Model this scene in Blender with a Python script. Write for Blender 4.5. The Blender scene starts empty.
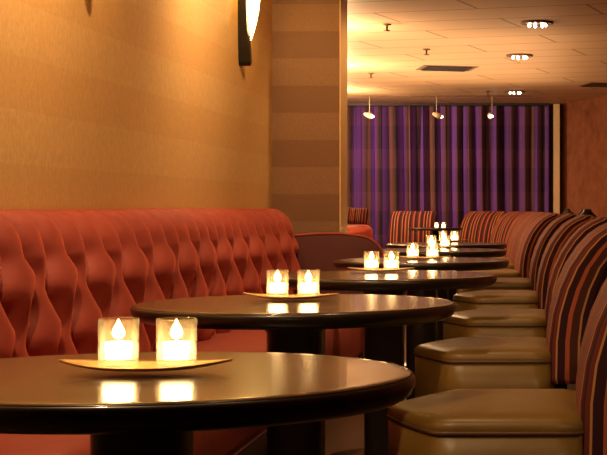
import bpy, bmesh, math, random
from mathutils import Vector, Matrix
random.seed(4)
PI = math.pi
sc = bpy.context.scene
COL = sc.collection
EYE, F, CX, HY = 1.008, 1400.0, 552.0, 208.0

# ---------------- camera ----------------
cd = bpy.data.cameras.new('camera'); cam = bpy.data.objects.new('camera', cd); COL.objects.link(cam)
cam.location = (0, 0, EYE); cam.rotation_euler = (PI/2, 0, 0)
cd.sensor_width = 36; cd.lens = F*36/607
cd.shift_x = (303.5-CX)/607; cd.shift_y = -(227.5-HY)/607
cd.clip_start = .05
cd.dof.use_dof = False
sc.camera = cam
# ---------------- world, exposure ----------------
w = bpy.data.worlds.new('world'); sc.world = w; w.use_nodes = True
w.node_tree.nodes['Background'].inputs[0].default_value = (1, .55, .25, 1)
w.node_tree.nodes['Background'].inputs[1].default_value = .05
sc.view_settings.view_transform = 'Standard'; sc.view_settings.look = 'None'
sc.view_settings.gamma = 1; sc.view_settings.use_curve_mapping = False
sc.view_settings.exposure = 0.0
# ---------------- lights ----------------
CEIL = 2.52
WARM = (1, .56, .22)
def spot(x, y, z, power, angle=1.2, blend=.8, size=.06, col=WARM, target=None):
    l = bpy.data.lights.new('downlight', 'SPOT'); l.energy = power; l.color = col  # name shared by ceiling downlights and added fill spots
    l.spot_size = angle; l.spot_blend = blend; l.shadow_soft_size = size
    o = bpy.data.objects.new('spot_beam', l); COL.objects.link(o); o.location = (x, y, z)
    if target:
        o.rotation_euler = (Vector(target)-Vector((x, y, z))).to_track_quat('-Z', 'Y').to_euler()
    return o
def area(x, y, z, sx, sy, power, target, col=WARM):
    l = bpy.data.lights.new('ceiling_fill', 'AREA'); l.shape = 'RECTANGLE'; l.size = sx; l.size_y = sy
    l.energy = power; l.color = col
    o = bpy.data.objects.new('ceiling_fill', l); COL.objects.link(o); o.location = (x, y, z)
    o.rotation_euler = (Vector(target)-Vector((x, y, z))).to_track_quat('-Z', 'Y').to_euler()
    return o
def point(x, y, z, power, size=.08, col=WARM):
    l = bpy.data.lights.new('lamp_light', 'POINT'); l.energy = power; l.color = col; l.shadow_soft_size = size
    o = bpy.data.objects.new('lamp_light', l); COL.objects.link(o); o.location = (x, y, z)
    return o
# added wash spots without fittings, brightening the left wall and the red sofa
for y, p in ((2.3, 125), (4.4, 90), (6.6, 90)):
    spot(-1.05, y, CEIL-.03, p, 2.5, 1, .04, (1, .64, .32), (-1.66, y+.5, 1.15))
# downlights over the row of chairs
for y, p in ((2.6, 34), (4.2, 36), (5.9, 36), (7.6, 32), (9.2, 24), (10.9, 9), (12.6, 2), (15, 1)):
    spot(-.45, y+.1, CEIL-.03, p, 1.25, 1, .05, (1, .62, .28), (-.2, y+.1, 0))
# uplights behind the pier, throwing pools on the ceiling
for x, y, p in ((-1.93, 11.6, 80), (-2.38, 14.8, 95), (-2.85, 17.9, 90)):
    point(x, y, 2.15, p, .1, (1, .64, .32))
# added fill without fittings, for curtain, ceiling and far wall
area(-1.2, 14.5, 1.9, 2.5, 5, 62, (-1.2, 14.5, 3), (1, .6, .29))
spot(-3.2, 18.6, CEIL-.05, 110, 1.7, 1, .06, (1, .68, .6), (-1.9, 20.2, 1.3))
spot(-2.3, 18.4, CEIL-.05, 18, 1.7, 1, .06, (1, .6, .38), (-.7, 20.2, 1.2))
spot(1.0, 1.0, CEIL-.03, 125, .75, 1, .06, (1, .60, .30), (.35, 4.6, .9))  # added forward fill for the chair backs and seat sides
spot(-1.15, 7.0, CEIL-.03, 20, 1.2, 1, .1, (1, .58, .26), (-1.52, 8.6, 1.6))  # added to brighten the front of the pier, no fitting
spot(-.7, 8.75, CEIL-.03, 40, 1.3, 1, .08, (1, .62, .28), (-1.3, 8.75, 1.6))  # added to light the pier's gold side edge
spot(1.0, 15.0, CEIL-.05, 26, 1.2, 1, .1, (1, .55, .25), (.5, 19.2, 1.7))
spot(-1.1, 10.0, CEIL-.05, 90, .6, .8, .05, (1, .7, .4), (-1.0, 10.0, 0))

# ---------------- materials ----------------
def mat(name, base=(.5, .5, .5), rough=.5, metal=0, coat=0, spec=.5, emis=None, es=0, sheen=0):
    m = bpy.data.materials.new(name); m.use_nodes = True
    b = m.node_tree.nodes['Principled BSDF']
    b.inputs['Base Color'].default_value = (*base, 1); b.inputs['Roughness'].default_value = rough
    b.inputs['Metallic'].default_value = metal; b.inputs['Coat Weight'].default_value = coat
    b.inputs['Coat Roughness'].default_value = .05
    b.inputs['Specular IOR Level'].default_value = spec
    if sheen:
        b.inputs['Sheen Weight'].default_value = sheen; b.inputs['Sheen Roughness'].default_value = .4
        b.inputs['Sheen Tint'].default_value = (*[min(1, c*2.2) for c in base], 1)
    if emis:
        b.inputs['Emission Color'].default_value = (*emis, 1); b.inputs['Emission Strength'].default_value = es
    return m
class NT:
    def __init__(s, m): s.t = m.node_tree; s.b = s.t.nodes['Principled BSDF']
    def n(s, ty, **k):
        x = s.t.nodes.new(ty)
        for a, v in k.items(): setattr(x, a, v)
        return x
    def l(s, a, b): s.t.links.new(a, b)
    def math(s, op, a, b=None, c=None):
        x = s.n('ShaderNodeMath', operation=op)
        for i, v in enumerate((a, b, c)):
            if v is None: continue
            if isinstance(v, (int, float)): x.inputs[i].default_value = v
            else: s.l(v, x.inputs[i])
        return x.outputs[0]
    def noise(s, vec, scale, detail=3, rough=.5):
        x = s.n('ShaderNodeTexNoise'); x.inputs['Scale'].default_value = scale
        x.inputs['Detail'].default_value = detail; x.inputs['Roughness'].default_value = rough
        if vec is not None: s.l(vec, x.inputs['Vector'])
        return x.outputs[0]
    def ramp(s, fac, stops, interp='LINEAR'):
        x = s.n('ShaderNodeValToRGB'); e = x.color_ramp; e.interpolation = interp
        while len(e.elements) > 1: e.elements.remove(e.elements[-1])
        e.elements[0].position = stops[0][0]; e.elements[0].color = (*stops[0][1], 1)
        for p, c in stops[1:]:
            q = e.elements.new(p); q.color = (*c, 1)
        s.l(fac, x.inputs[0]); return x.outputs[0]
    def mix(s, fac, a, b, mode='MIX'):
        x = s.n('ShaderNodeMix', data_type='RGBA', blend_type=mode)
        for i, v in ((0, fac), (6, a), (7, b)):
            if isinstance(v, (int, float)): x.inputs[i].default_value = v
            elif isinstance(v, tuple): x.inputs[i].default_value = (*v, 1)
            else: s.l(v, x.inputs[i])
        return x.outputs[2]
    def bump(s, h, strength, dist=.01):
        x = s.n('ShaderNodeBump'); x.inputs['Strength'].default_value = strength; x.inputs['Distance'].default_value = dist
        s.l(h, x.inputs['Height']); s.l(x.outputs[0], s.b.inputs['Normal'])
    def coord(s, which='Object', scale=(1, 1, 1), rot=(0, 0, 0)):
        t = s.n('ShaderNodeTexCoord'); m = s.n('ShaderNodeMapping')
        m.inputs['Scale'].default_value = scale; m.inputs['Rotation'].default_value = rot
        s.l(t.outputs[which], m.inputs[0]); return m.outputs[0]
    def sep(s, v):
        x = s.n('ShaderNodeSeparateXYZ'); s.l(v, x.inputs[0]); return x.outputs

def wallpaper(name, a, b, band, off):
    m = mat(name, a, .55); N = NT(m)
    o = N.coord(); z = N.sep(o)[2]
    f = N.math('FRACT', N.math('DIVIDE', N.math('SUBTRACT', z, off), band*2))
    k = N.math('GREATER_THAN', f, .5)
    c = N.mix(k, a, b)
    fine = N.math('MULTIPLY', N.math('SUBTRACT', N.noise(N.coord(scale=(95, 95, 38)), 1, 3, .8), .28), 2.0)
    big = N.noise(N.coord(scale=(1, 1, 1)), 2.2, 2)
    c = N.mix(N.math('MULTIPLY', N.math('MINIMUM', N.math('MAXIMUM', fine, 0), 1), .62), c, (a[0]*.45, a[1]*.42, a[2]*.4))
    c = N.mix(N.math('MULTIPLY', big, .25), c, (a[0]*1.1, a[1]*.75, a[2]*.5))
    N.l(c, N.b.inputs['Base Color']); N.bump(fine, .25, .003)
    return m
M = {}
M['wall'] = wallpaper('gold_banded_wallpaper', (.80, .51, .20), (.75, .45, .165), .175, .1)
M['pier'] = wallpaper('brown_banded_wallpaper', (.27, .145, .07), (.195, .09, .04), .167, .09)
M['edge'] = mat('gold_corner', (.8, .5, .22), .4)
M['plaster'] = mat('brown_plaster', (.34, .13, .06), .7)
N = NT(M['plaster']); nn = N.noise(N.coord(), 6, 5, .65)
N.l(N.ramp(nn, [(.3, (.20, .065, .028)), (.7, (.34, .125, .055))]), N.b.inputs['Base Color']); N.bump(nn, .3)
M['cream'] = mat('cream_paint', (.75, .6, .36), .6)
# ceiling: staggered tiles set askew to the sofa
M['ceiling'] = mat('ceiling_tiles', (.8, .6, .4), .6); N = NT(M['ceiling'])
bt = N.n('ShaderNodeTexBrick', offset=.5)
N.l(N.coord(rot=(0, 0, math.radians(15.6))), bt.inputs['Vector'])
for k, v in (('Scale', 1), ('Mortar Size', .012), ('Brick Width', 1.7), ('Row Height', .56), ('Mortar Smooth', .1), ('Bias', 0)): bt.inputs[k].default_value = v
bt.inputs['Color1'].default_value = (.74, .52, .33, 1); bt.inputs['Color2'].default_value = (.69, .48, .30, 1); bt.inputs['Mortar'].default_value = (.27, .14, .075, 1)
N.l(N.mix(N.math('MULTIPLY', N.noise(N.coord(), 3, 3), .3), bt.outputs[0], (.6, .4, .24)), N.b.inputs['Base Color'])
# floor
M['floor'] = mat('dark_floor', (.12, .07, .035), .28); N = NT(M['floor'])
fb = N.n('ShaderNodeTexBrick', offset=.5); N.l(N.coord(rot=(0, 0, PI/2)), fb.inputs['Vector'])
for k, v in (('Scale', 1), ('Mortar Size', .004), ('Brick Width', 1.2), ('Row Height', .14)): fb.inputs[k].default_value = v
fb.inputs['Color1'].default_value = (.075, .04, .02, 1); fb.inputs['Color2'].default_value = (.05, .027, .014, 1); fb.inputs['Mortar'].default_value = (.03, .015, .01, 1)
gr = N.noise(N.coord(scale=(30, 2, 1)), 1, 4)
N.l(N.mix(N.math('MULTIPLY', gr, .5), fb.outputs[0], (.05, .025, .012)), N.b.inputs['Base Color'])
# red velvet
def velvet(name, a, b, sheen=.35):
    m = mat(name, a, .62, sheen=sheen, spec=.35); N = NT(m)
    n1 = N.noise(N.coord(), 7, 4, .6); n2 = N.noise(N.coord(), 260, 2)
    N.l(N.mix(n1, a, b), N.b.inputs['Base Color']); N.bump(n2, .12, .002)
    return m
M['velvet'] = velvet('red_velvet', (.44, .085, .05), (.27, .04, .032), .6)
M['seatred'] = velvet('red_seat_velvet', (.40, .085, .055), (.26, .04, .03))
M['maroon'] = velvet('maroon_leather', (.11, .022, .02), (.075, .014, .015), .1)
M['black'] = mat('black_lacquer', (.012, .008, .007), .3, coat=.3)
M['blackmetal'] = mat('black_metal', (.02, .015, .012), .35, metal=.6)
M['top'] = mat('dark_lacquered_wood', (.075, .036, .016), .22, coat=.2, spec=.5); N = NT(M['top'])
gr = N.noise(N.coord(scale=(3, 45, 3)), 1, 4)
N.l(N.ramp(gr, [(.3, (.035, .016, .007)), (.7, (.085, .042, .018))]), N.b.inputs['Base Color'])
M['rim'] = mat('dark_table_edge', (.02, .012, .008), .3, coat=.4)
M['olive'] = mat('olive_brown_leather', (.27, .165, .055), .38, spec=.45); N = NT(M['olive'])
n1 = N.noise(N.coord(), 9, 3); N.l(N.mix(n1, (.23, .145, .032), (.155, .088, .02)), N.b.inputs['Base Color']); N.bump(N.noise(N.coord(), 150, 2), .08, .002)
M['piping'] = mat('brown_piping', (.12, .06, .025), .5)
def stripes(name, period, seed=0):
    m = mat(name, (.3, .1, .08), .8, sheen=.15, spec=.2); N = NT(m)
    u = N.sep(N.coord('UV'))[0]
    wob = N.noise(N.coord('UV', (1.5, 2.5, 1)), 1, 1)
    u2 = N.math('ADD', u, N.math('MULTIPLY', wob, .03))
    f = N.math('FRACT', N.math('ADD', N.math('DIVIDE', u2, period), seed))
    plum, org, tan, brn, red = (.045, .013, .022), (.46, .12, .06), (.52, .27, .11), (.085, .028, .022), (.15, .032, .030)
    st = [(0, plum), (.09, org), (.125, plum), (.19, tan), (.21, brn), (.27, org), (.315, plum), (.40, red), (.44, tan), (.455, plum), (.52, org), (.56, brn), (.63, tan), (.65, plum), (.73, red), (.78, org), (.81, plum), (.89, brn), (.94, org), (.97, red)]
    c = N.ramp(f, st, 'CONSTANT')
    N.l(c, N.b.inputs['Base Color']); N.bump(N.noise(N.coord('UV', (400, 400, 1)), 1, 1), .1, .002)
    return m
M['stripe'] = stripes('plum_orange_striped_fabric', .44)
M['cushion'] = stripes('brown_striped_cushion_fabric', .2, .3)
# curtain
M['curtain'] = mat('purple_gold_curtain', (.2, .05, .3), .75, sheen=.2); N = NT(M['curtain'])
o = N.coord(); s_ = N.sep(o)
x_ = N.math('ADD', s_[0], N.math('MULTIPLY', N.noise(N.coord(scale=(2.5, 0, .12)), 1, 1), .25))
f = N.math('FRACT', N.math('DIVIDE', x_, .58))
pu, pd, go, bk, br = (.135, .045, .34), (.06, .018, .12), (.17, .075, .035), (.012, .005, .012), (.09, .03, .035)
c = N.ramp(f, [(0, pu), (.14, pd), (.20, go), (.28, bk), (.33, pd), (.40, pu), (.56, br), (.62, bk), (.66, go), (.71, pd), (.80, pu), (.86, br), (.93, bk)], 'LINEAR')
hz = N.math('GREATER_THAN', N.math('FRACT', N.math('DIVIDE', s_[2], .62)), .55)
c = N.mix(N.math('MULTIPLY', hz, .09), c, (.30, .11, .14), 'ADD')
N.l(c, N.b.inputs['Base Color'])
M['traymat'] = mat('amber_tray_glaze', (.55, .30, .10), .22, coat=.6)
M['wax'] = mat('glowing_candle_wax', (.9, .75, .5), .5, emis=(1, .76, .42), es=22)
M['flame'] = mat('candle_flame', (1, .8, .5), .5, emis=(1, .72, .34), es=40)
M['wick'] = mat('wick', (.03, .02, .02), .8)
g = bpy.data.materials.new('clear_glass'); g.use_nodes = True; t = g.node_tree; t.nodes.clear()
out = t.nodes.new('ShaderNodeOutputMaterial'); mx = t.nodes.new('ShaderNodeMixShader'); tr = t.nodes.new('ShaderNodeBsdfTransparent'); gl = t.nodes.new('ShaderNodeBsdfGlossy'); lw = t.nodes.new('ShaderNodeLayerWeight')
lw.inputs[0].default_value = .12; gl.inputs['Roughness'].default_value = .06; tr.inputs[0].default_value = (1, .93, .82, 1)
t.links.new(lw.outputs['Fresnel'], mx.inputs[0]); t.links.new(tr.outputs[0], mx.inputs[1]); t.links.new(gl.outputs[0], mx.inputs[2]); tl = t.nodes.new('ShaderNodeBsdfTranslucent'); tl.inputs[0].default_value = (1, .85, .6, 1); m2 = t.nodes.new('ShaderNodeMixShader'); m2.inputs[0].default_value = .08
t.links.new(mx.outputs[0], m2.inputs[1]); t.links.new(tl.outputs[0], m2.inputs[2]); t.links.new(m2.outputs[0], out.inputs[0])
M['glass'] = g
M['sconce'] = mat('glowing_amber_glass', (1, .7, .3), .4, emis=(1, .60, .18), es=32)
M['lampglow'] = mat('lit_lamp_face', (1, .9, .7), .4, emis=(1, .8, .5), es=14)
M['crystal'] = mat('lit_crystal', (1, .95, .85), .2, emis=(1, .86, .66), es=7)
M['white'] = mat('white_enamel', (.75, .65, .5), .4)
M['chrome'] = mat('brushed_steel', (.5, .42, .32), .25, metal=1)
M['vent'] = mat('dark_vent', (.16, .09, .05), .6)

# ---------------- mesh helpers ----------------
def link(name, verts, faces, m, parent=None, smooth=True, uvs=None, loc=None):
    me = bpy.data.meshes.new(name); me.from_pydata([tuple(v) for v in verts], [], faces)
    me.validate(); me.materials.append(m)
    bm = bmesh.new(); bm.from_mesh(me)
    if uvs is None: bmesh.ops.recalc_face_normals(bm, faces=bm.faces)
    bm.to_mesh(me); bm.free()
    if uvs is not None:
        uv = me.uv_layers.new(name='UVMap')
        for p in me.polygons:
            for li in p.loop_indices:
                uv.data[li].uv = uvs(me.vertices[me.loops[li].vertex_index].index, p)
        bm = bmesh.new(); bm.from_mesh(me); bmesh.ops.recalc_face_normals(bm, faces=bm.faces); bm.to_mesh(me); bm.free()
    for p in me.polygons: p.use_smooth = smooth
    o = bpy.data.objects.new(name, me); COL.objects.link(o)
    if parent: o.parent = parent
    if loc: o.location = loc
    return o
def thing(name, label, cat, loc=(0, 0, 0), rz=0, group=None):
    o = bpy.data.objects.new(name, None); COL.objects.link(o); o.empty_display_size = .1
    o.location = loc; o.rotation_euler = (0, 0, rz); tag(o, label, cat, group); return o
def tag(o, label, cat, group=None):
    o['label'] = label; o['category'] = cat
    if group: o['group'] = group
    return o
def struct(o): o['kind'] = 'structure'; return o
def copy_tree(o, parent=None):
    c = o.copy(); COL.objects.link(c)
    if parent: c.parent = parent
    for ch in list(o.children): copy_tree(ch, c)
    return c
def box(x0, x1, y0, y1, z0, z1):
    v = [(x, y, z) for x in (x0, x1) for y in (y0, y1) for z in (z0, z1)]
    f = [(0, 1, 3, 2), (4, 6, 7, 5), (0, 4, 5, 1), (2, 3, 7, 6), (0, 2, 6, 4), (1, 5, 7, 3)]
    return v, f
def bevel(o, wd, seg=2):
    b = o.modifiers.new('bevel', 'BEVEL'); b.width = wd; b.segments = seg; b.limit_method = 'ANGLE'; return o
def loft(rings, cap=True):
    n = len(rings[0]); v = [p for r in rings for p in r]; f = []
    for i in range(len(rings)-1):
        for j in range(n):
            k = (j+1) % n
            f.append((i*n+j, i*n+k, (i+1)*n+k, (i+1)*n+j))
    if cap:
        f.append(tuple(range(n))); f.append(tuple((len(rings)-1)*n+j for j in range(n)))
    return v, f
def lathe(prof, n=48, cx=0, cy=0):
    return loft([[(cx+r*math.cos(2*PI*j/n), cy+r*math.sin(2*PI*j/n), z) for j in range(n)] for r, z in prof])
def tube(pts, r, n=8):
    rings = []
    for i, p in enumerate(pts):
        p = Vector(p); a = Vector(pts[max(i-1, 0)]); b = Vector(pts[min(i+1, len(pts)-1)])
        d = (b-a).normalized(); u = d.cross(Vector((0, 0, 1)))
        if u.length < 1e-3: u = Vector((1, 0, 0))
        u.normalize(); w_ = d.cross(u)
        rr = r[i] if isinstance(r, (list, tuple)) else r
        rings.append([p+rr*(u*math.cos(2*PI*j/n)+w_*math.sin(2*PI*j/n)) for j in range(n)])
    return loft(rings)
def join(*vf):
    V, Fc = [], []
    for v, f in vf:
        b = len(V); V += list(v); Fc += [tuple(i+b for i in q) for q in f]
    return V, Fc

# ---------------- the room ----------------
def slab(name, x0, x1, y0, y1, z0, z1, m): return struct(link(name, *box(x0, x1, y0, y1, z0, z1), m, smooth=False))
WX = -1.72
slab('floor', -4.2, 4.2, -2.2, 21.2, -.1, 0, M['floor'])
slab('ceiling', -4.2, 4.2, -2.2, 21.2, CEIL, CEIL+.1, M['ceiling'])
slab('wall_left', WX-.2, WX, -2, 8.6, 0, CEIL, M['wall'])
pier = slab('wall_pier', WX-.2, -1.305, 8.6, 8.87, 0, CEIL, M['pier'])
slab('trim_1', -1.305, -1.298, 8.598, 8.88, 0, CEIL, M['edge'])
slab('wall_far_left', -3.9, -3.7, 8.87, 20.6, 0, CEIL, M['wall'])
slab('wall_niche', -3.9, WX-.2, 8.67, 8.87, 0, CEIL, M['wall'])
slab('wall_back', -3.9, .3, 20.6, 20.8, 0, CEIL, M['plaster'])
slab('wall_behind', -2, 3.2, -2.1, -2, 0, CEIL, M['plaster'])
slab('wall_right', 3.2, 3.4, -2, 13, 0, CEIL, M['plaster'])
# oblique plaster wall on the far right
a, b_ = Vector((.10, 20.4)), Vector((3.2, 12.6))
d = (b_-a).normalized(); n_ = Vector((d.y, -d.x))*-.15
q = [a, b_, b_+n_, a+n_]
struct(link('wall_right_far', *loft([[(p.x, p.y, 0) for p in q], [(p.x, p.y, CEIL) for p in q]]), M['plaster'], smooth=False))
slab('trim_2', .02, .11, 20.05, 20.45, 0, CEIL-.02, M['cream'])

# ---------------- curtain ----------------
def curtain(x0, x1, y, name, label):
    n = int((x1-x0)/.012); rows = [.02, .6, 1.3, 2.0, 2.36, 2.46, 2.483]
    V, Fc = [], []
    for zi, z in enumerate(rows):
        for i in range(n+1):
            x = x0+(x1-x0)*i/n
            ph = 2*PI*x/.185+1.3*math.sin(x*4.1)+.5*math.sin(z*1.1+x)
            amp = .06+.02*math.sin(x*5.3)
            if zi > 4: amp *= .7
            V.append((x+.012*math.sin(ph*2), y+amp*math.sin(ph), z))
    for r in range(len(rows)-1):
        for i in range(n): Fc.append((r*(n+1)+i, r*(n+1)+i+1, (r+1)*(n+1)+i+1, (r+1)*(n+1)+i))
    o = link(name, V, Fc, M['curtain']); s = o.modifiers.new('thick', 'SOLIDIFY'); s.thickness = .006
    return tag(o, label, 'curtain')
curtain(-3.66, -.04, 20.25, 'curtain', 'long pleated curtain in purple and gold stripes across the far wall')
rl = link('curtain_rail', *box(-3.66, -.02, 20.18, 20.32, 2.485, 2.5195), M['blackmetal'], smooth=False)
tag(rl, 'dark rail along the ceiling that holds the purple curtain', 'curtain rail')

# ---------------- sofa with deep tufting ----------------
SB = .18
sofa = thing('sofa', 'long red velvet sofa with deep buttoned back along the gold wall', 'sofa', (0, 0, 0))
def prof(s):      # path of the back's face from the wall over the top and down, s in metres
    pts = [(-1.70, 1.0), (-1.655, 1.01), (-1.60, 1.0), (-1.555, .965), (-1.528, .90), (-1.51, .82), (-1.505, .7), (-1.505, .58), (-1.515, .46), (-1.53, .36)]
    acc = 0
    for (x0, z0), (x1, z1) in zip(pts, pts[1:]):
        L = math.hypot(x1-x0, z1-z0)
        if s <= acc+L:
            t = (s-acc)/L; return x0+(x1-x0)*t, z0+(z1-z0)*t
        acc += L
    return pts[-1]
prof_raw = prof
def prof(s):      # rounded version with smooth tangents
    P = [prof_raw(min(.84, max(0, s+.05*(k/6-1)))) for k in range(13)]
    x = sum(p[0] for p in P)/13; z = sum(p[1] for p in P)/13
    dx, dz = P[-1][0]-P[0][0], P[-1][1]-P[0][1]; L = math.hypot(dx, dz)
    return x, z, dx/L, dz/L
PL = .76
Y0, Y1 = 2.4, 8.36
R0, RS = .262, .16       # first row of buttons, spacing down the back
def bx_of(row, y):        # distance to nearest button column in that row
    off = 0 if row % 2 == 0 else .5
    u = y/SB-off; return (u-round(u))*SB
WAVE = .030
def crease(k, s):         # where seam k runs at depth s down the back
    if s < R0: return k*SB
    t = (s-R0)/RS
    return k*SB+WAVE*(1 if k % 2 else -1)*math.sin(PI*t)+.014*math.sin(2*PI*t)+.045*t*.3
def tuft(y, s):
    k0 = round(y/SB); fade = min(1, max(0, (s-.03)/.12)); fade = fade*fade*(3-2*fade)
    best = 9; pit = 0
    cs = sorted((crease(k, s), k) for k in range(k0-2, k0+3))
    h = 1
    for (a, ka), (b, kb) in zip(cs, cs[1:]):
        if a <= y <= b:
            half = max(.02, (b-a)/2); q_ = min(1, min(y-a, b-y)/half)
            h = (half/(SB/2))**.6*math.sqrt(1-(1-q_)**2)
    for row in range(3):
        for k in (k0-1, k0, k0+1):
            sr = R0+row*RS; pit = max(pit, math.exp(-(((y-k*SB-.0135*row)/.045)**2+((s-sr)/.035)**2)))
    return (h-1)*.078*fade-pit*.026, 0
ny = int((Y1-Y0)/.0125); ns = 66
V, Fc = [], []
for i in range(ny+1):
    y = Y0+(Y1-Y0)*i/ny
    e = min(1, max(0, (Y1-y)/.07)); e = math.sqrt(max(0, 1-(1-e)**2))
    for j in range(ns+1):
        s = PL*j/ns; x, z, tx, tz = prof(s)
        h, _ = tuft(y, s); h += .012*math.sin(y*2.3+s*4)*min(1, s/.2)
        x, z = x-tz*h, z+tx*h if s > .15 else z+tx*h
        x = WX+.02+(x-WX-.02)*(.25+.75*e); z -= .02*(1-e)
        V.append((x, y, z))
for i in range(ny):
    for j in range(ns): Fc.append((i*(ns+1)+j, (i+1)*(ns+1)+j, (i+1)*(ns+1)+j+1, i*(ns+1)+j+1))
# closing back plane
b0 = len(V)
for i in range(ny+1): V.append((WX+.012, Y0+(Y1-Y0)*i/ny, 1.0)); V.append((WX+.012, Y0+(Y1-Y0)*i/ny, .36))
for i in range(ny):
    Fc.append((b0+2*i, b0+2*i+1, b0+2*i+3, b0+2*i+2))
    Fc.append((i*(ns+1), b0+2*i, b0+2*i+2, (i+1)*(ns+1)))
    Fc.append((i*(ns+1)+ns, (i+1)*(ns+1)+ns, b0+2*i+3, b0+2*i+1))
for i in (0, ny):
    Fc.append(tuple([i*(ns+1)+j for j in range(ns+1)]+[b0+2*i+1, b0+2*i]))
link('backrest', V, Fc, M['velvet'], sofa)
bt0 = None
for row in range(3):
    s = R0+row*RS; x, z, tx, tz = prof(s)
    y = 3.6
    while y < Y1-.12:
        u = round(y/SB)*SB+.0135*row
        if u < Y1-.12:
            px, pz = x-tz*-.08, z+tx*-.08
            if bt0 is None:
                bt0 = link('button', *lathe([(.004, .008), (.010, .006), (.013, 0), (.012, -.006)], 12), M['velvet'], sofa)
                bt = bt0
            else:
                bt = bt0.copy(); COL.objects.link(bt)
            bt.location = (px, u, pz); bt.rotation_euler = (0, PI/2, 0)
        y += SB
def rrect(x0, x1, z0, z1, r, seg=5):
    P = []
    for cx_, cz_, a0 in ((x1-r, z1-r, 0), (x0+r, z1-r, 90), (x0+r, z0+r, 180), (x1-r, z0+r, 270)):
        for k in range(seg+1):
            t = math.radians(a0+90*k/seg); P.append((cx_+r*math.cos(t), cz_+r*math.sin(t)))
    return P
yy = [Y0+(Y1-Y0)*i/150 for i in range(151)]
rings = []
for i, y in enumerate(yy):
    rings.append([(x, y, z+(.008*math.sin(y*3.7)+.005*math.sin(y*9.1+x*8) if z > .3 else 0)) for x, z in rrect(-1.62, -1.13, .12, .43, .045)])
link('seat', *loft(rings), M['seatred'], sofa)
link('piping', *tube([(-1.133, y, .125) for y in (Y0+.02, 4, 6, Y1-.02)], .008), M['maroon'], sofa)
link('plinth', *box(-1.66, -1.2, Y0+.05, Y1-.05, 0, .13), M['black'], sofa, False)

# maroon end panel beyond the sofa
ep = thing('booth_divider', 'low maroon upholstered end panel with rounded corner beside the gold pier', 'divider', (0, 8.425, .0)); ep.scale = (1, 1, 1.025)
out = [(-1.70, 0), (-1.0, 0), (-1.0, .55)]
for k in range(1, 9):
    t = math.radians(90*k/8); out.append((-1.16+.16*math.cos(t), .66+.15*math.sin(t)+.01*k/8))
out += [(-1.26, .832), (-1.4, .83), (-1.55, .82), (-1.70, .81)]
def inset(P, k):
    cx_, cz_ = -1.35, .4
    return [(cx_+(x-cx_)*(1-k), cz_+(z-cz_)*(1-k)) for x, z in P]
rings = [[(x, yv, z) for x, z in inset(out, k)] for yv, k in ((-.058, .03), (-.066+.012, .008), (-.045, 0), (.045, 0), (.058, .01), (.062, .03))]
link('panel', *loft(rings), M['maroon'], ep)
link('piping', *tube([(x, -.055, z+.003) for x, z in out[2:]], .007), M['velvet'], ep)  # lit rim put into the colour: brighter red than the panel

# second sofa beyond the pier
s2 = thing('sofa', 'red sofa with low back partly hidden beyond the gold pier', 'sofa', (0, 0, 0))
rg = [[(x, y, z) for x, z in rrect(-2.12, -1.75, .36, .845, .07)] for y in (10.2, 10.25, 12, 13.6, 13.65)]
link('backrest', *loft(rg), M['velvet'], s2)
rg = [[(x, y, z) for x, z in rrect(-1.75, -1.40, .1, .44, .04)] for y in (10.2, 10.25, 12, 13.6, 13.65)]
link('seat', *loft(rg), M['seatred'], s2)
link('base', *box(-2.1, -1.45, 10.25, 13.6, 0, .36), M['black'], s2, False)
# cushion leaning on it
def pillow(w_, h_, t_, n=14):
    V, Fc = [], []
    for sgn in (1, -1):
        for i in range(n+1):
            for j in range(n+1):
                a, b = i/n*2-1, j/n*2-1
                k = max(0, (1-a*a)*(1-b*b))**.45
                V.append((a*w_/2*(1-.06*(1-b*b)), sgn*t_/2*k, b*h_/2*(1-.06*(1-a*a))))
    N1 = (n+1)**2
    for base in (0, N1):
        for i in range(n):
            for j in range(n): Fc.append((base+i*(n+1)+j, base+(i+1)*(n+1)+j, base+(i+1)*(n+1)+j+1, base+i*(n+1)+j+1))
    return V, Fc
pv, pf = pillow(.26, .16, .10)
pl = link('throw_cushion', pv, pf, M['cushion'], uvs=lambda i, p: (pv[i][0]*1.2, pv[i][2]))
pl.location = (-1.79, 14.0, .99-.0); pl.rotation_euler = (-.1, .06, .1)
tag(pl, 'brown striped cushion propped on the red sofa beyond the pier', 'cushion')
pl.location = (-1.87, 13.3, .848+.085)

# ---------------- tables ----------------
ords = ['nearest', 'second', 'third', 'fourth', 'fifth', 'sixth']
TB = [(-.658, 2.25), (-.72, 3.94), (-.67, 5.6), (-.67, 7.2), (-.74, 8.93), (-.79, 10.5)]
def make_table():
    r = thing('cafe_table', '', 'table')
    tp = link('tabletop', *lathe([(.02, .742), (.1, .742), (.3, .742), (.42, .742), (.434, .7419), (.441, .7405), (.4455, .7385)], 96), M['top'], r)
    link('edge', *lathe([(.40, .737), (.4455, .7385), (.450, .732), (.4495, .722), (.443, .708), (.428, .699), (.36, .695), (.04, .695)], 96), M['rim'], tp)
    pr = []
    for z, k in ((.02, 1.0), (.03, 1.0), (.66, 1.0), (.69, 1.25), (.696, 1.25)):
        pr.append([(k*.078*(abs(math.cos(t))**.55)*math.copysign(1, math.cos(t)), k*.078*(abs(math.sin(t))**.55)*math.copysign(1, math.sin(t)), z) for t in [2*PI*j/32+.001 for j in range(32)]])
    link('pedestal', *loft(pr), M['black'], r)
    link('base', *lathe([(.24, 0), (.24, .01), (.225, .018), (.1, .026), (.02, .03)], 48), M['black'], r)
    return r
tab = make_table()
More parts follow.
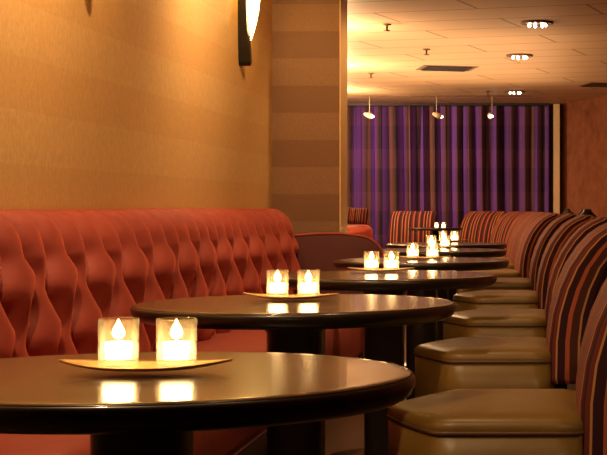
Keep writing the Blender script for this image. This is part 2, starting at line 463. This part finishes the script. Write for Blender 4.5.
tdesc = ['round dark lacquered table nearest the camera, cut by the bottom left of the picture',
         'round dark table just behind the nearest one, beside the red sofa',
         'third round dark table from the camera, in front of the maroon end panel',
         'fourth round dark table from the camera, with two candles close together on it',
         'fifth round dark table from the camera, mostly hidden by the fourth',
         'sixth round dark table from the camera, last of the row beside the striped chairs']
tabs = []
for i, (x, y) in enumerate(TB):
    o = tab if i == 0 else copy_tree(tab)
    o.location = (x, y, -.0); o.scale = (.972, .8, 1) if i == 0 else (1, .92, 1); o['label'] = tdesc[i]; o['group'] = 'round tables along the red sofa'; tabs.append(o)
far = thing('cafe_table', 'small distant dark table near the purple curtain holding two tiny candles', 'table', (-1.45, 17.5, 0))
link('tabletop', *lathe([(.02, .76), (.325, .76), (.33, .75), (.325, .73), (.02, .725)], 48), M['rim'], far)
link('pedestal', *lathe([(.05, .02), (.045, .4), (.05, .726)], 16), M['black'], far)
link('base', *lathe([(.2, 0), (.2, .012), (.05, .024)], 32), M['black'], far)

# trays: leaf-shaped with lifted tips
def tray_mesh(L=.278, W=.13, H=.009):
    n, m_ = 40, 10; top, bot = [], []
    for i in range(n+1):
        a = i/n*2-1; hw = max(.002, W/2*(1-abs(a)**2.4)); lift = H*abs(a)**2.6*1.6
        for j in range(m_+1):
            b = j/m_*2-1
            z = .004+lift+.006*b*b*(1-abs(a)**3)
            top.append((a*L/2, b*hw, z+.004)); bot.append((a*L/2*.99, b*hw*.96, z))
    V = top+bot; N1 = len(top); Fc = []
    for base in (0, N1):
        for i in range(n):
            for j in range(m_): Fc.append((base+i*(m_+1)+j, base+(i+1)*(m_+1)+j, base+(i+1)*(m_+1)+j+1, base+i*(m_+1)+j+1))
    for i in range(n):
        for j in (0, m_): Fc.append((i*(m_+1)+j, (i+1)*(m_+1)+j, N1+(i+1)*(m_+1)+j, N1+i*(m_+1)+j))
    for i in (0, n):
        for j in range(m_): Fc.append((i*(m_+1)+j, i*(m_+1)+j+1, N1+i*(m_+1)+j+1, N1+i*(m_+1)+j))
    return V, Fc
TT = .742
cand0 = thing('votive_candle', '', 'candle')
gls = link('glass_jar', *lathe([(.006, .0), (.030, .0), (.0325, .004), (.0335, .075), (.0325, .0765), (.0300, .075), (.0290, .012), (.006, .010)], 32), M['glass'], cand0)
wx = link('wax', *lathe([(.004, .0125), (.0272, .0125), (.0275, .036), (.024, .038), (.004, .0365)], 28), M['wax'], cand0)
link('wick', *tube([(0, 0, .036), (.001, 0, .045)], .0012, 6), M['wick'], cand0)
link('flame', *lathe([(.0006, .043), (.0070, .046), (.0105, .052), (.0085, .060), (.0040, .068), (.0003, .0755)], 12), M['flame'], cand0)
first = [True]
def candle(x, y, z, label, sc_=1):
    o = cand0 if first[0] else copy_tree(cand0)
    first[0] = False
    o.location = (x, y, z); o.rotation_euler = (0, 0, random.uniform(0, 6)); o.scale = (.96*sc_, .96*sc_, sc_)
    o['label'] = label; o['group'] = 'lit glass candles on the tables'
def px2(xp, D): return (xp-CX)*D/F
tv, tf = tray_mesh()
tr0 = None
CS = [  # tray centre px, depth, candle px pair
    (146, 2.26, (118.5, 176.5)), (291, 4.03, (277.5, 308.5)), (381, 5.77, (371.5, 391.5)),
    (424, 7.18, (412.7, 432.5)), (438, 9.15, (431.5, 445)), (450, 10.85, (443, 454.5))]
tlabel = ['the nearest table', 'the second table from the camera', 'the third table from the camera', 'the fourth table from the camera', 'the fifth table from the camera', 'the sixth table, last of the row']
for i, (tx, D, cp) in enumerate(CS):
    if tr0 is None: tr = tr0 = link('candle_tray', tv, tf, M['traymat'])
    else: tr = tr0.copy(); COL.objects.link(tr)
    tr.location = (px2(tx, D), D, TT); tr.rotation_euler = (0, 0, [.03, -.02, .02, 0, .03, 0][i])
    tag(tr, 'leaf-shaped amber tray with upturned tips on '+tlabel[i], 'tray', 'candle trays')
    for k, c in enumerate(cp):
        candle(px2(c, D), D, TT+.0112, ('left' if k == 0 else 'right')+' lit candle in a clear glass on '+tlabel[i])
for k, c in enumerate((436.5, 443.5)):
    candle(px2(c, 17.5), 17.5, .7605, ('left' if k == 0 else 'right')+' tiny lit candle on the small distant table by the curtain', .9)

# ---------------- chairs ----------------
def chair():
    r = thing('dining_chair', '', 'chair')
    P = []           # seat outline, facing -X
    for x, y in ((.27, -.27), (.24, -.31)): P.append((x, y))
    for k in range(7): P.append((.24-.37*(k+1)/7*.98, -.31))
    for k in range(1, 20):
        t = -1+2*k/20; P.append((-.13-.155*(1-abs(t)**1.2), t*.31*1.0))
    for k in range(7): P.append((-.122+.362*k/7, .31))
    P += [(.24, .31), (.27, .27)]
    def sh(k, z, dz=0): return [(.03+(x-.03)*(1-k), y*(1-k), z) for x, y in P]
    rings = [sh(.03, .11), sh(0, .125), sh(0, .3), sh(0, .425)]
    link('seat_skirt', *loft(rings), M['olive'], r)
    rings = [sh(-.004, .423), sh(-.008, .432), sh(.0, .448), sh(.05, .459), sh(.14, .466), sh(.3, .471), sh(.6, .474), sh(.9, .475)]
    link('seat_cushion', *loft(rings), M['olive'], r)
    link('piping', *loft([sh(.004, .4175), sh(-.014, .420), sh(-.018, .4245), sh(-.014, .429), sh(.004, .4315)]), M['piping'], r)
    # backrest
    T = [(.34, .0), (.36, -.004), (.5, 0), (.6, .014), (.7, .042), (.78, .078), (.85, .125), (.90, .172), (.93, .215), (.945, .245), (.952, .262)]
    n = 64; rings = []
    ds = [-1+2*k/(n) for k in range(n)]
    def section(th, wd, cxo, z, zr):
        out_ = []
        hx, hy = th/2, wd/2
        for k in range(n):
            t = 2*PI*k/n
            c, s = math.cos(t), math.sin(t)
            e1 = .30
            out_.append((cxo+hx+hx*math.copysign(abs(c)**e1, c), hy*math.copysign(abs(s)**e1, s), z+zr*(.5*math.copysign(abs(c)**e1, c)+.5)))
        return out_
    for i, (z, off) in enumerate(T):
        th = .17 if z < .9 else .16
        sl = max(0, (z-.8))*.25
        rings.append(section(th, .62, .245+off, z, -sl))
    z, off = T[-1]
    rings.append(section(.145, .60, .255+off+.006, z+.010, -.04))
    rings.append(section(.11, .56, .272+off+.01, z+.014, -.035))
    rings.append(section(.03, .40, .31+off+.01, z+.012, -.01))
    v, f = loft(rings)
    mid = rings[4]; per = [0]
    for k in range(n): per.append(per[-1]+math.hypot(mid[(k+1) % n][0]-mid[k][0], mid[(k+1) % n][1]-mid[k][1]))
    def uv(vi, p):
        k = vi % n; row = vi//n
        ks = [q_ % n for q_ in p.vertices]
        u = per[k]
        if k == 0 and max(ks) == n-1 and len(ks) == 4: u = per[n]
        return (u, v[vi][2])
    link('backrest', v, f, M['stripe'], r, uvs=uv)
    for sx, sy in ((-.14, -.24), (-.14, .24), (.2, -.25), (.2, .25)):
        link('leg', *loft([[(sx+k*.018*a, sy+k*.018*b, z) for a, b in ((1, 1), (-1, 1), (-1, -1), (1, -1))] for z, k in ((0, .8), (.13, 1.1))]), M['black'], r, False)
    link('rear_support', *box(.255, .32, -.2, .2, .13, .36), M['black'], r, False)
    return r
ch0 = chair()
# back-front surface sits at local x = .245
CH = [(.07, 3.93, 0), (-.02, 5.62, .02), (-.035, 7.25, -.01), (-.10, 8.95, .02), (-.17, 10.6, .04), (-.31, 12.2, .10),
      (-.40, 13.8, .2), (-.46, 15.3, .35), (-.62, 16.8, .6), (-.98, 18.0, 1.05), (-1.9, 18.75, 1.5)]
cl = ['striped chair nearest the camera with olive leather seat, at the lower right corner',
      'second striped chair from the camera, its back filling the right edge of the picture',
      'third striped chair from the camera, olive seat beside the third table',
      'fourth striped chair from the camera, beside the fourth table',
      'fifth striped chair in the right-hand row, beside the fifth table',
      'sixth striped chair in the right-hand row, where the row bends left',
      'seventh striped chair along the bend of the right-hand row',
      'eighth striped chair along the bend, towards the curtain',
      'striped chair turned partly to the camera at the far end of the bend',
      'striped chair before the curtain, just right of the distant candles',
      'striped chair before the curtain, left of the distant candles']
for i, (xb, y, rz) in enumerate(CH):
    o = ch0 if i == 0 else copy_tree(ch0)
    o.location = (xb-.245*math.cos(rz), y-.245*math.sin(rz), 0); o.rotation_euler = (0, 0, rz)
    o['label'] = cl[i]; o['group'] = 'striped chairs opposite the sofa'

# black chairs behind the striped row, only their tops in view
bc = thing('lounge_chair', '', 'chair')
link('seat', *loft([[(x, y, z) for x, z in rrect(-.22, .22, .36, .46, .03)] for y in (-.22, .22)]), M['black'], bc)
link('backrest', *loft([[(.2+.02*a+o_, b*hw, z) for a, b in ((-1, -1), (-1, 1), (1, 1), (1, -1))] for z, hw, o_ in ((.42, .18, 0), (.7, .17, .03), (.90, .09, .055), (.945, .035, .06), (.97, .025, .062))]), M['black'], bc)
for sx in (-.19, .19):
    for sy in (-.19, .19): link('leg', *tube([(sx, sy, 0), (sx, sy, .37)], .015), M['black'], bc)
for i, (xp, D) in enumerate(((568, 16.3), (590, 13.2), (600.5, 11.4))):
    o = bc if i == 0 else copy_tree(bc)
    o.scale = (1, 1, 1.03); o.location = (px2(xp, D), D, 0.0); o.rotation_euler = (0, 0, PI/2+.2*i); o['group'] = 'black chairs behind the striped row'
    o['label'] = ['smallest black chair top showing above the striped row, by the plaster wall', 'pointed black chair top above the striped row, middle of three', 'black chair top above the striped row, nearest the right edge'][i]

# ---------------- wall sconces ----------------
def sconce():
    r = thing('wall_sconce', '', 'lamp')
    # spine: dark blade, local x out of the wall, y along it
    rg = []
    for z, x1, wy in ((-.0, .062, .006), (.02, .066, .02), (.10, .060, .03), (.2, .050, .035), (.32, .046, .038), (.44, .046, .038), (.5, .044, .03)):
        rg.append([(0.0, -wy-.02, z), (x1, -wy-.02, z), (x1, wy-.02, z), (0.0, wy-.02, z)])
    link('bracket', *loft(rg), M['blackmetal'], r, False)
    rg = []
    for z, rr in ((.09, .004), (.13, .022), (.18, .045), (.25, .068), (.33, .085), (.42, .094), (.5, .094)):
        rg.append([(.02+rr*.85*math.cos(t), .06+rr*.6*math.sin(t), z) for t in [-PI/2+PI*k/12 for k in range(13)]]+[(.028, .06, z)])
    link('glass_shade', *loft(rg), M['sconce'], r)
    return r
s0 = sconce()
for i, (y, lab) in enumerate(((7.72, 'glowing amber wall lamp with black bracket high on the gold wall'), (5.15, 'amber wall lamp just above the frame over the red sofa'))):
    o = s0 if i == 0 else copy_tree(s0)
    o.location = (WX, y, 1.79); o['label'] = lab
    point(WX+.10, y-.14, 2.25, 2.5, .04, (1, .60, .12))

# ---------------- ceiling fittings ----------------
def at(px, py, z):
    D = (z-EYE)*F/(HY-py); return px2(px, D), D
dl = None
for i, (px, py, lab) in enumerate(((537, 24.5, 'largest crystal downlight in the ceiling, top right'), (519.5, 57, 'middle crystal downlight in the ceiling, below the largest'), (515, 92.5, 'smallest crystal downlight, near the curtain top'))):
    x, y = at(px, py, CEIL-.02)
    if dl is None:
        dl = thing('ceiling_light', '', 'light')
        link('trim_ring', *lathe([(.13, .02), (.135, .008), (.125, .002), (.11, .004), (.105, .02)], 32), M['vent'], dl)
        link('diffuser', *lathe([(.005, .006), (.1, .01), (.1, .018)], 24), M['chrome'], dl)
        for k in range(7):
            t = 2*PI*k/7; q = link('crystal', *lathe([(.002, -.022), (.016, -.008), (.002, .01)], 6), M['crystal'], dl); q.location = (.07*math.cos(t), .07*math.sin(t), 0)
        o = dl
    else: o = copy_tree(dl)
    o.location = (x, y, CEIL-.02); o['label'] = lab; o['group'] = 'crystal ceiling downlights'
sp = None
for i, (px, py, lab) in enumerate(((387, 24, 'ceiling sprinkler nearest the top left of the tiled ceiling'), (426.5, 49, 'ceiling sprinkler left of the air vent'), (371, 73, 'ceiling sprinkler in the bright patch beside the pier'), (488, 91, 'ceiling sprinkler close above the hanging spotlights'))):
    x, y = at(px, py, CEIL)
    if sp is None:
        sp = thing('sprinkler', '', 'sprinkler')
        link('cap', *lathe([(.035, 0), (.035, -.008), (.015, -.012)], 20), M['vent'], sp)
        link('nozzle', *lathe([(.01, -.010), (.008, -.05), (.028, -.052), (.028, -.057), (.004, -.06)], 12), M['vent'], sp)
        o = sp
    else: o = copy_tree(sp)
    o.location = (x, y, CEIL); o['label'] = lab; o['group'] = 'ceiling sprinklers'
for i, (px, py, wx_, lab) in enumerate(((447, 68, .30, 'wide dark air vent in the middle of the ceiling'), (600, 84.5, .2, 'small dark air vent at the right of the ceiling'))):
    x, y = at(px, py, CEIL)
    v = thing('air_vent', lab, 'vent', (x, y, CEIL), .27)
    link('frame', *loft([[(a*k*wx_, b*k*.26, z) for a, b in ((1, 1), (-1, 1), (-1, -1), (1, -1))] for z, k in ((0, 1), (-.006, .97), (-.006, .84), (-.002, .82))]), M['vent'], v, False)
    link('louvre', *join(*[box(-.8*wx_, .8*wx_, -.2+.08*k, -.15+.08*k, -.012, -.002) for k in range(6)]), M['blackmetal'], v, False)
# track and hanging spotlights
tk = link('light_track', *box(px2(362, 18.8), px2(531, 18.8), 18.78, 18.82, CEIL-.014, CEIL), M['vent'], smooth=False)
tag(tk, 'thin white lighting track across the ceiling before the curtain', 'lighting track')
hs = None
for i, (px, lab) in enumerate(((369.5, 'left hanging spotlight before the curtain'), (436.5, 'middle hanging spotlight before the curtain'), (492, 'right hanging spotlight before the curtain'))):
    if hs is None:
        hs = thing('track_spotlight', '', 'lamp')
        link('stem', *tube([(0, 0, 0), (0, 0, -.25)], .004), M['white'], hs)
        hd = link('lamp_head', *tube([(-.07, .0, -.235), (-.02, -.02, -.25), (.03, -.04, -.27)], [.018, .034, .045], 16), M['white'], hs)
        g_ = link('bulb', *lathe([(.003, -.02), (.028, -.012), (.034, 0), (.028, .012), (.003, .02)], 16), M['lampglow'], hd); g_.location = (.035, -.045, -.272)
        o = hs
    else: o = copy_tree(hs)
    o.location = (px2(px, 18.8), 18.8, CEIL-.014); o['label'] = lab+' on its thin rod'; o['group'] = 'spotlights hanging from the track'
    o.rotation_euler = (0, 0, [0, .9, -.9][i])
